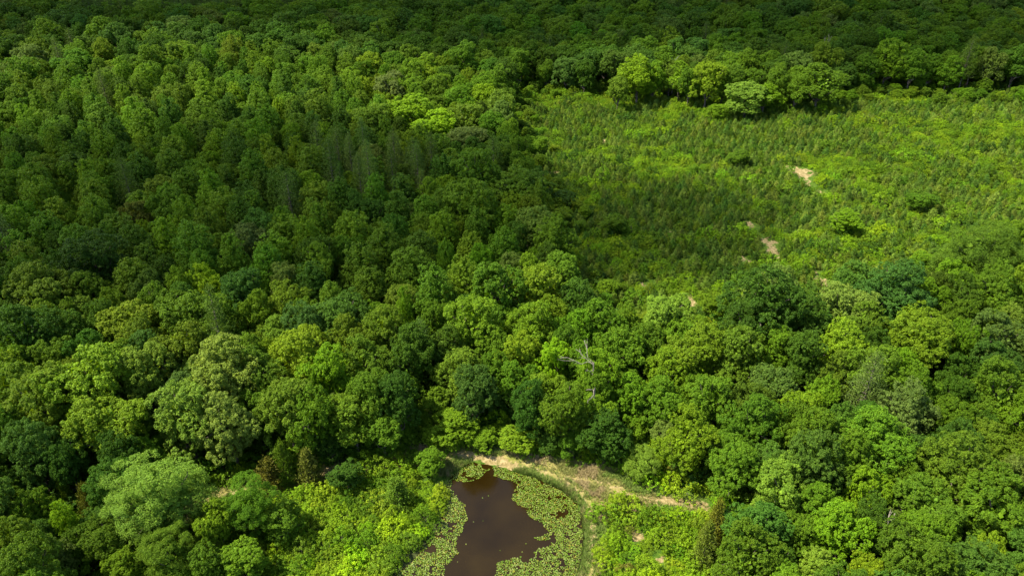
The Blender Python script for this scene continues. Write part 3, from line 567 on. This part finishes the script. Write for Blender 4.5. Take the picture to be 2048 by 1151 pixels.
# ------------------------------------------------------------------ labels that single each thing out
ORD = ['', 'second ', 'third ', 'fourth ', 'fifth ', 'sixth ', 'seventh ', 'eighth ', 'ninth ', 'tenth ', 'eleventh ', 'twelfth ', 'thirteenth ', 'fourteenth ', 'fifteenth ', 'sixteenth ', 'seventeenth ', 'eighteenth ', 'nineteenth ', 'twentieth ']
LM = [(t['px'], t['py'], t['x'], t['y'], t['label']) for t in placed if t['hand']]
LMX = np.array([[a[2], a[3]] for a in LM])
used = {}
def article(l): return l if l.split()[0] in ('the',) else 'the ' + l
def auto_label(t, noun, big):
    d = np.hypot(LMX[:, 0] - t['x'], LMX[:, 1] - t['y'])
    j = int(np.argmin(d)); lx, ly, wx, wy, name = LM[j]; dx, dy = t['x'] - wx, t['y'] - wy
    if abs(dx) > 2 * abs(dy): di = 'right of' if dx > 0 else 'left of'
    elif abs(dy) > 2 * abs(dx): di = 'behind' if dy > 0 else 'in front of'
    else: di = ('behind, ' if dy > 0 else 'in front, ') + ('right of' if dx > 0 else 'left of')
    sz = 'large ' if t['R'] > big[1] else ('small ' if t['R'] < big[0] else '')
    key = (sz, t['colour'], noun, di, name)
    return key, float(d[j])
def ordinal_labels(ts, noun_of, big):
    grp = {}
    for t in ts:
        key, d = auto_label(t, noun_of(t), big); grp.setdefault(key, []).append((d, t))
    for key, l in grp.items():
        l.sort(key=lambda q: q[0])
        for i, (_, t) in enumerate(l):
            sz, col, noun, di, name = key
            o = ORD[i] if i < 20 else 'farther '
            if di[:6] in ('behind', 'in fro') and ',' in di: a, b = di.split(', '); s = f"{o}{sz}{col} {noun} {a} and {b} the {name}"
            else: s = f"{o}{sz}{col} {noun} {di} the {name}"
            if len(s.split()) > 16: s = s.replace('in front and left of', 'front-left of').replace('in front and right of', 'front-right of').replace('behind and left of', 'behind-left of').replace('behind and right of', 'behind-right of')
            w_ = s.split()
            t['label'] = ' '.join(w_[:16])

# ------------------------------------------------------------------ objects: nearest trees one by one
def tag(o, label, cat, group=None):
    o['label'] = label; o['category'] = cat
    if group: o['group'] = group
def tree_object(t):
    nm, cat = NAME[t['kind']]; pr, _, _ = KINDS[t['kind']]; cr, tk = pr[t['v']]
    root = bpy.data.objects.new(nm, None); root.empty_display_size = .5; C.objects.link(root)
    root.location = (t['x'], t['y'], t['z']); root.rotation_euler = (0, 0, t['rot']); root.scale = t['s']
    tag(root, t['label'], cat, None if t.get('solo') else GROUP[nm])
    c = link('crown', cr, root); c['tint'] = t['tint']; k = link('trunk', tk, root)
    return c, k
def gn_mass(name, protos, P, rot, scl, pick, tint, label, cat):
    """one object: many growing things drawn from the meshes of the protos at points"""
    me = bpy.data.meshes.new(name); me.vertices.add(len(P)); me.vertices.foreach_set('co', np.asarray(P, np.float32).ravel())
    for an, ty, dat, key in (('rot', 'FLOAT_VECTOR', np.stack([0 * rot, 0 * rot, rot], 1), 'vector'), ('scl', 'FLOAT_VECTOR', scl, 'vector'), ('tint', 'FLOAT_COLOR', np.c_[tint, np.ones(len(P))], 'color')):
        a = me.attributes.new(an, ty, 'POINT'); a.data.foreach_set(key, np.asarray(dat, np.float32).ravel())
    a = me.attributes.new('pick', 'INT', 'POINT'); a.data.foreach_set('value', np.asarray(pick, np.int32))
    o = link(name, me); o['kind'] = 'stuff'; o['label'] = label; o['category'] = cat
    g = bpy.data.node_groups.new(name, 'GeometryNodeTree'); g.interface.new_socket('Geometry', in_out='INPUT', socket_type='NodeSocketGeometry'); g.interface.new_socket('Geometry', in_out='OUTPUT', socket_type='NodeSocketGeometry')
    gi, go = g.nodes.new('NodeGroupInput'), g.nodes.new('NodeGroupOutput'); L = g.links.new
    def named(n_, ty):
        q = g.nodes.new('GeometryNodeInputNamedAttribute'); q.data_type = ty; q.inputs[0].default_value = n_; return q.outputs[0]
    er = g.nodes.new('FunctionNodeEulerToRotation'); L(named('rot', 'FLOAT_VECTOR'), er.inputs[0]); sc_, pk = named('scl', 'FLOAT_VECTOR'), named('pick', 'INT')
    outs = []
    for lst in protos:
        jn = g.nodes.new('GeometryNodeJoinGeometry')
        for ob in lst[::-1]:
            oi = g.nodes.new('GeometryNodeObjectInfo'); oi.transform_space = 'ORIGINAL'; oi.inputs['Object'].default_value = ob; oi.inputs['As Instance'].default_value = False
            gt = g.nodes.new('GeometryNodeGeometryToInstance'); L(oi.outputs['Geometry'], gt.inputs[0]); L(gt.outputs[0], jn.inputs[0])
        ip = g.nodes.new('GeometryNodeInstanceOnPoints'); L(gi.outputs[0], ip.inputs['Points']); L(jn.outputs[0], ip.inputs['Instance']); ip.inputs['Pick Instance'].default_value = True
        L(pk, ip.inputs['Instance Index']); L(er.outputs[0], ip.inputs['Rotation']); L(sc_, ip.inputs['Scale']); outs.append(ip)
    j2 = g.nodes.new('GeometryNodeJoinGeometry')
    for ip in outs: L(ip.outputs[0], j2.inputs[0])
    L(j2.outputs[0], go.inputs[0]); md = o.modifiers.new('growth', 'NODES'); md.node_group = g
    return o

solo = {}
for kinds, cap, noun, big, mass, mlabel in (
        (('oak', 'soft'), 297, 'broadleaf tree', (3.3, 4.6), 'far_forest', 'dense green broadleaf forest stretching away beyond the nearer trees'),
        (('cone',), 297, 'conical tree', (2.4, 3.2), 'planted_forest', 'dense stand of slender conical trees in the farther planted wood'),
        (('pine',), 60, 'pine', (2.4, 3.2), 'pine_forest', 'dusky pines scattered and massed in the farther wood'), (('cedar',), 60, 'cedar', (1.5, 2.5), None, None)):
    ts = [t for t in placed if t['kind'] in kinds]; hand = [t for t in ts if t['hand']]; rest = sorted([t for t in ts if not t['hand'] and seen(t)], key=lambda t: -size_px(t))
    pick_n = max(0, cap - len(hand)); near = rest[:pick_n]; ordinal_labels(near, lambda t: noun, big); ids = {id(t) for t in near} | {id(t) for t in hand}
    src = {}
    for t in hand + near:
        cr, tk = tree_object(t)
        if t['kind'] == 'oak' or t['kind'] not in ('soft',): src.setdefault(t['v'], (cr, tk))
    far = [t for t in ts if id(t) not in ids]
    print(kinds, 'individual', len(hand) + len(near), 'mass', len(far))
    if mass and far:
        vs = sorted(src); m = {v: i for i, v in enumerate(vs)}
        gn_mass(mass, [[src[v][0] for v in vs], [src[v][1] for v in vs]], [(t['x'], t['y'], t['z']) for t in far], np.array([t['rot'] for t in far]), np.array([t['s'] for t in far]),
                [m.get(t['v'], 0) for t in far], np.array([t['tint'] for t in far]), mlabel, 'forest')

# ------------------------------------------------------------------ saplings, shrubs, undergrowth
sp_g = {}
def spread(n, region, dmin, fn=None):
    x, y = region(n); out = []; gd = {}
    for a, b in zip(x, y):
        dm = dmin if fn is None else fn(a, b)
        if dm is None: continue
        i, j = int(a // 3), int(b // 3); bad = False
        for p in range(i - 1, i + 2):
            for q in range(j - 1, j + 2):
                for (c, d) in gd.get((p, q), ()):
                    if (c - a) ** 2 + (d - b) ** 2 < dm * dm: bad = True; break
                if bad: break
            if bad: break
        if not bad: gd.setdefault((i, j), []).append((a, b)); out.append((a, b))
    return np.array(out)
def in_poly(P, pad=0):
    lo, hi = P.min(0), P.max(0)
    def f(n):
        x, y = rng.uniform(lo[0], hi[0], n), rng.uniform(lo[1], hi[1], n); k = sdist(P, x, y) > pad; return x[k], y[k]
    return f
SOILW = [(P2W(a, b)[:2], rx, ry) for a, b, rx, ry in SOIL]
def soil_at(x, y):
    v = 9.0 + 0 * np.asarray(x, float)
    for c, rx, ry in SOILW: v = np.minimum(v, np.hypot((x - c[0]) / rx, (y - c[1]) / ry))
    return v
x_lim = lambda P: P[(np.abs(P[:, 0]) < (P[:, 1] * cp + 40) * .80)]
young = x_lim(spread(300000, in_poly(CLEAR, -.5), 1.42)); young = young[soil_at(young[:, 0], young[:, 1]) > .5 + .5 * rng.random(len(young))]
bright = fnoise(young[:, 0], young[:, 1], 22, 40) + .55 * (vnoise(young[:, 0], young[:, 1], 3.5, 44) - .5)
sapl = young[bright < .585]; shr = young[bright >= .585]
print('saplings', len(sapl), 'clearing shrubs', len(shr))
def as_items(P, H, hv, colours, probs, nv, r=1.1):
    out = []
    for a, b in P:
        col = colours[rng.choice(len(colours), p=probs)]; k = rng.uniform(1 - hv, 1 + hv) * H; z = land1(a, b); px, py, dep = W2P(a, b, z + 1)
        tn = np.array(TINT[col]) * rng.uniform(.8, 1.2) * (1 + rng.normal(0, (.07, .02, .1)))
        out.append(dict(x=a, y=b, z=z, R=k * r, H=k, colour=col, px=px, py=py, dep=dep, v=int(rng.integers(nv)), s=(k * rng.uniform(.85, 1.15), k * rng.uniform(.85, 1.15), k), rot=rng.uniform(0, 6.28), tint=tuple(float(max(q * (1.13 if r > 1.5 else 1), .004)) for q in tn)))
    return out
def crowd(items, meshes, name, cat, cap, noun, big, group, mass, mlabel):
    vis = sorted([t for t in items if seen(t)], key=lambda t: t['dep'])[:cap]; ordinal_labels(vis, lambda t: noun, big); ids = {id(t) for t in vis}; src = {}
    for t in vis:
        o = link(name, meshes[t['v']]); o.location = (t['x'], t['y'], t['z']); o.rotation_euler = (0, 0, t['rot']); o.scale = t['s']; o['tint'] = t['tint']; tag(o, t['label'], cat, group); src.setdefault(t['v'], o)
    far = [t for t in items if id(t) not in ids]; vs = sorted(src); m = {v: i for i, v in enumerate(vs)}
    if far: gn_mass(mass, [[src[v] for v in vs]], [(t['x'], t['y'], t['z']) for t in far], np.array([t['rot'] for t in far]), np.array([t['s'] for t in far]), [m.get(t['v'], 0) for t in far], np.array([t['tint'] for t in far]), mlabel, cat)
    return [src[v] for v in vs]
TINT['pine olive'] = (.140, .215, .024); TINT['pine green'] = (.075, .150, .014)
it = as_items(sapl, .76, .32, ['pine olive', 'pine green', 'olive green'], [.45, .35, .2], 3)
for t in it: t['colour'] = {'pine olive': 'olive', 'pine green': 'green', 'olive green': 'pale olive'}[t['colour']]
crowd(it, SAPL, 'pine_sapling', 'young pine', 290, 'young pine', (.72, .95), 'young pines in the near part of the clearing', 'sapling_growth', 'mass of young olive green pines filling the farther clearing')

big_shr = x_lim(np.concatenate([spread(9000, in_poly(THICK_W, .3), 1.55), spread(5000, in_poly(THICK_E, .3), 1.45)])); big_shr = big_shr[(soil_at(big_shr[:, 0], big_shr[:, 1]) > 2.2) & (segdist(TRACK, big_shr[:, 0], big_shr[:, 1], False) > 2.2)]
edge = spread(16000, lambda n: (rng.uniform(-70, 60, n), rng.uniform(50, 110, n)), 1.6)
e1 = sdist(BANK, edge[:, 0], edge[:, 1]); e2 = segdist(TRACK, edge[:, 0], edge[:, 1], False)
edge = edge[(((e1 < -.5) & (e1 > -8)) | ((e2 > 2.2) & (e2 < 4.5) & (e1 < -.8))) & (sdist(POND, edge[:, 0], edge[:, 1]) < -.6) & (sdist(THICK_W, edge[:, 0], edge[:, 1]) < 0) & (sdist(THICK_E, edge[:, 0], edge[:, 1]) < 0)]
sc_ = ['yellow-green', 'bright green', 'lime green', 'mid green', 'olive green', 'brownish olive']
items = as_items(big_shr, .85, .38, sc_, [.38, .20, .15, .15, .10, .02], 4, 1.6) + as_items(edge, .95, .3, sc_, [.22, .34, .06, .32, .05, .01], 4, 1.6) + as_items(shr[::4], 1.05, .45, ['mid green', 'bright green', 'dark green', 'yellow-green', 'lime green'], [.34, .30, .10, .20, .06], 4, 1.5) + as_items(sapl[::14], 1.1, .4, ['mid green', 'bright green', 'dark green'], [.5, .3, .2], 4, 1.5) + as_items(shr, .68, .4, sc_, [.32, .32, .10, .20, .06, 0], 4, 1.5)
print('shrubs', len(items))
SHR_OB = crowd(items, SHRUB, 'shrub', 'shrub', 290, 'shrub', (1.35, 1.85), 'leafy shrubs around the pond and bank', 'shrub_growth', 'bright leafy scrub growing between the trees and across the clearing')

def cover(P, H, cols, probs, name, label):
    its = as_items(P, H, .4, cols, probs, len(SHR_OB)); gn_mass(name, [SHR_OB], [(t['x'], t['y'], t['z'] - .1) for t in its], np.array([t['rot'] for t in its]), np.array([(t['s'][0] * 1.2, t['s'][1] * 1.2, t['s'][2] * .8) for t in its]), [t['v'] for t in its], np.array([t['tint'] for t in its]), label, 'undergrowth')
c1 = spread(90000, in_poly(CLEAR, -1), 1.9); c1 = x_lim(c1); c1 = c1[soil_at(c1[:, 0], c1[:, 1]) > .8 + .5 * rng.random(len(c1))]
c2 = np.concatenate([spread(20000, in_poly(THICK_W, -.6), .95), spread(12000, in_poly(THICK_E, -.3), .85)]); c2 = c2[(soil_at(c2[:, 0], c2[:, 1]) > 1.25) & (segdist(TRACK, c2[:, 0], c2[:, 1], False) > 1.3) & (sdist(POND, c2[:, 0], c2[:, 1]) < -.2)]
cover(np.concatenate([c1, c2]), .42, sc_, [.30, .30, .12, .20, .07, .01], 'undergrowth', 'low tangled yellow-green undergrowth covering the open ground')
fl = spread(26000, lambda n: wedge(n), 2.4); fl = fl[in_wood(fl[:, 0], fl[:, 1]) & (fl[:, 1] < 330)]
cover(fl, 1.7, ['dark green', 'mid green', 'bright green'], [.3, .5, .2], 'forest_undergrowth', 'shaded understorey growth on the forest floor')

# ------------------------------------------------------------------ grass on the bank and the dirt track
def grass():
    x, y = in_poly(BANK, -.8)(70000); x2 = rng.uniform(-50, -8, 60000); y2 = rng.uniform(60, 90, 60000); k = segdist(TRACK, x2, y2, False); k = (k < 2.4) & (k > rng.uniform(0, 1.6, len(k))); x, y = np.r_[x, x2[k]], np.r_[y, y2[k]]
    s = -sdist(POND, x, y); sa = soil_at(x, y); pd = np.minimum(segdist(PATHS[0], x, y, False), segdist(PATHS[1], x, y, False)); keep = (s > .0) & (pd > rng.random(len(x)) * .9) & (sa > .8 + rng.random(len(x)) * .7) & (rng.random(len(x)) < .25 + .75 * sstep(.35, .6, fnoise(x, y, 3, 50))); x, y, s = x[keep], y[keep], s[keep]
    x, y, s = x[:24000], y[:24000], s[:24000]; n = len(x); z = land(x, y); tall = np.where(s < 1.6, .55, .26) * rng.uniform(.6, 1.4, n); nb = 7
    gr = fnoise(x, y, 5, 60) + .04 + .5 * (s < 2) * rng.random(n); base = np.stack([x, y, z], 1)
    pal = np.array([(.23, .185, .075), (.17, .18, .04), (.10, .155, .016), (.32, .25, .12)]); ci = np.where(gr > .62, 2, np.where(gr > .5, 1, np.where(rng.random(n) < .3, 3, 0))); col = pal[ci] * rng.uniform(.8, 1.2, (n, 1))
    B = np.repeat(base, nb, 0); T = np.repeat(tall, nb); m = len(B); a = rng.uniform(0, 6.283, m); off = np.stack([np.cos(a), np.sin(a), 0 * a], 1); p0 = B + off * rng.uniform(0, .16, (m, 1)); side = np.stack([-np.sin(a), np.cos(a), 0 * a], 1) * .028
    tip = p0 + off * (T * rng.uniform(.2, .8, m))[:, None] + np.array([0, 0, 1]) * T[:, None]; V = np.stack([p0 - side, p0 + side, tip], 1).reshape(-1, 3)
    mm, nn, out = mat('grass_blade'); at = N(nn, 'ShaderNodeAttribute', attribute_name='hue'); b = N(nn, 'ShaderNodeBsdfPrincipled'); b.inputs['Roughness'].default_value = .7; nn.links.new(at.outputs['Color'], b.inputs['Base Color']); nn.links.new(b.outputs[0], out.inputs[0])
    me = mesh_from('grass', V, np.arange(m * 3).reshape(-1, 3), mm); at = me.attributes.new('hue', 'FLOAT_COLOR', 'POINT'); at.data.foreach_set('color', np.c_[np.repeat(np.repeat(col, nb, 0), 3, 0), np.ones(m * 3)].astype(np.float32).ravel())
    o = link('grass', me); o['kind'] = 'stuff'; o['label'] = 'tan and green tufted grass on the pond bank'; o['category'] = 'grass'
grass()

# ------------------------------------------------------------------ lily pads
def pad_mesh(seed):
    g = np.random.default_rng(seed); n = 12; V = [(0, 0, 0)]
    for i in range(n + 1):
        a = .22 + (6.283 - .44) * i / n; r = .098 * (1 + .06 * math.sin(2 * a + seed)); V.append((r * math.cos(a) * 1.08, r * math.sin(a), .018 * math.sin(a * 2 + seed) + .02))
    T = [(0, i + 1, i + 2) for i in range(n)]; return mesh_from('lily_pad', np.array(V), np.array(T), M_PAD)
PADS = [pad_mesh(s) for s in range(3)]
def pads():
    TINT['pad green'] = (.072, .115, .011); TINT['pad pale'] = (.115, .150, .028); TINT['pad yellow'] = (.13, .130, .016)
    def reg(n):
        x, y = in_poly(POND, .15)(n); so, s = sdist(OPEN, x, y), sdist(POND, x, y); nz = fnoise(x, y, 1.6, 70)
        gap = np.hypot(x - P2W(975, 928, WATER_Z)[0], y - P2W(975, 928, WATER_Z)[1]) < 1.0
        k = (so < (nz - .55) * 1.4) & ~gap & ((so < -.9) | (rng.random(len(x)) < .55)) & (fnoise(x, y, .9, 77) > .34) & (y > 53); return x[k], y[k]
    P = spread(170000, reg, .172); stray = P2W(1030, 1100, WATER_Z)[:2]
    st = np.array([P2W(a, b, WATER_Z)[:2] for a, b in ((965, 995), (977, 991), (947, 1043), (966, 1041), (1052, 1087), (1044, 1103), (932, 1088), (915, 1123), (1000, 1100), (1041, 1113))])
    P = np.concatenate([P, st]); print('pads', len(P)); its = as_items(P, 1.0, .28, ['pad green', 'pad pale', 'pad yellow'], [.62, .32, .06], 3)
    for t in its: t['z'] = WATER_Z + .012 + rng.uniform(0, .05); t['e'] = float(sdist(OPEN, t['x'], t['y'])); t['s'] = (t['H'] * (.65 if t['e'] > .5 else 1),) * 3; t['e'] = sdist(OPEN, t['x'], t['y'])
    # those standing out most at the ragged edge of the mat and out on the water
    its.sort(key=lambda t: -float(t['e'])); near, far = its[:290], its[290:]; src = {}
    CN = {'pad green': 'green', 'pad pale': 'pale green', 'pad yellow': 'yellowish'}
    for k, t in enumerate(near):
        o = link('lily_pad', PADS[t['v']]); o.location = (t['x'], t['y'], t['z']); o.rotation_euler = (rng.normal(0, .08), rng.normal(0, .08), t['rot']); o.scale = t['s']; o['tint'] = t['tint']; src.setdefault(t['v'], o)
        side = 'west' if t['x'] < -3.5 else ('east' if t['x'] > 1.2 else ('north' if t['y'] > 66 else 'south')); where = 'adrift on the brown open water' if t['e'] > .35 else f'at the ragged {side} edge of the open water'
        tag(o, f"{CN[t['colour']]} lily pad {where}", 'lily pad', f"{CN[t['colour']]} lily pads {where}")
    vs = sorted(src); gn_mass('lily_pad_mat', [[src[v] for v in vs]], [(t['x'], t['y'], t['z']) for t in far], np.array([t['rot'] for t in far]), np.array([t['s'] for t in far]), [t['v'] for t in far], np.array([t['tint'] for t in far]), 'dense mat of small green lily pads covering the pond margins', 'lily pads')
pads()

# ------------------------------------------------------------------ dead trees, bare trunks, stones
def dead_tree(px, py, h, targets, label, r0=.08, m=M_DEAD, fallen=False):
    b = P2W(px, py, h); base = np.array([b[0], b[1], land1(b[0], b[1])]); g = np.random.default_rng(int(px)); Hh = b[2] - base[2]
    root = bpy.data.objects.new('dead_tree', None); C.objects.link(root); root.location = base; tag(root, label, 'dead tree')
    fork = np.array([0, 0, Hh]); tv, tf = tubes([(bend((0, 0, -.4), fork, g, 6, .02), np.linspace(r0 * 1.5, r0 * .8, 7))], 8); link('trunk', mesh_from('trunk', tv, tf, m, smooth=True), root)
    for (tx, ty, dh, st) in targets:
        d = ray(tx, ty); dd = ray(px, py); k = (b[1] / dd[1]); q = np.array([0, 0, CAM_Z]) + d * k * (1 + dh); e = q - base
        s = fork * st; P = bend(s, e, g, 5, .10); sub = [(P, np.linspace(r0 * .6, .035, 6))]
        for i in (2, 3, 4):
            v = (P[5] - P[i]) * g.uniform(.4, .8) + g.normal(0, .5, 3) * np.linalg.norm(P[5] - P[i]) * .6; sub.append((bend(P[i], P[i] + v, g, 3, .1), np.linspace(.05, .015, 4)))
        tv, tf = tubes(sub, 6); link('limb', mesh_from('limb', tv, tf, m, smooth=True), root)
dead_tree(1188, 724, 12.5, [(1120, 716, 0, .98), (1152, 698, .01, .95), (1168, 680, .02, .9), (1172, 742, -.02, .85)], 'bleached dead tree with bare white limbs spreading left')
dead_tree(1190, 775, 10.5, [(1176, 806, -.03, 1.0), (1174, 778, 0, .97)], 'small white snag with a hooked bare branch', .09)
dead_tree(1330, 735, 8, [(1338, 752, -.02, .9), (1324, 742, 0, .95)], 'grey bare snag above the ravine', .08)
dead_tree(1775, 1045, 9, [(1790, 1025, .01, .9), (1768, 1022, .01, .9), (1782, 1018, 0, 1)], 'leafless grey snag in the lower right wood', .05, M_DEAD)
dead_tree(1655, 85, 15, [(1664, 72, 0, .9), (1648, 74, 0, .8), (1658, 68, 0, 1)], 'bare grey tree in the far shaded wood', .05, M_DEAD)
def bare_trunk(px, py, h, label):
    b = P2W(px, py); g = np.random.default_rng(int(px * 3)); tv, tf = tubes([(bend((0, 0, -.4), (g.normal(0, .4), g.normal(0, .3), h), g, 6, .02), np.linspace(.26, .12, 7))] + [(bend((0, 0, h * q), (g.normal(0, 1), g.normal(0, 1), h * q + 2), g, 3), np.linspace(.09, .03, 4)) for q in (.8, .88, .94)], 7)
    o = link('bare_trunk', mesh_from('bare_trunk', tv, tf, M_PALEBARK, smooth=True)); o.location = (b[0], b[1], land1(b[0], b[1])); tag(o, label, 'bare trunk')
for px, py, h, l in ((1052, 170, 11, 'left of two pale bare trunks against the dark wood'), (1065, 168, 11, 'right of two pale bare trunks against the dark wood'), (982, 184, 9, 'lone pale trunk behind the clearing corner'), (1343, 188, 12, 'tall pale trunk between the sunlit far trees'),
                     (1012, 300, 6, 'dark slim trunk at the clearing corner'), (1895, 180, 9, 'pale trunk at the far right wood edge'), (1325, 186, 5, 'short pale trunk left of the tall one')): bare_trunk(px, py, h, l)
def stone(px, py, r, label):
    b = P2W(px, py); g = np.random.default_rng(int(px + py)); d = fib(60, .05, g); import bmesh
    bm = bmesh.new(); bmesh.ops.create_icosphere(bm, subdivisions=3, radius=1)
    for v in bm.verts:
        c = np.array(v.co); k = 1 + .22 * math.sin(c[0] * 3 + px) * math.cos(c[1] * 4) + .12 * math.sin(c[2] * 6 + c[0] * 5); v.co = Vector((c[0] * r * 1.3 * k, c[1] * r * k, c[2] * r * .55 * k))
    me = bpy.data.meshes.new('boulder'); bm.to_mesh(me); bm.free(); me.materials.append(M_STONE); o = link('boulder', me); o.location = (b[0], b[1], land1(b[0], b[1]) + r * .1); tag(o, label, 'boulder')
for px, py, r, l in ((1428, 676, .8, 'upper grey boulder in the gap below the clearing'), (1437, 688, .7, 'lower grey boulder in the gap below the clearing'), (1424, 690, .45, 'small grey stone beside the two boulders')): stone(px, py, r, l)
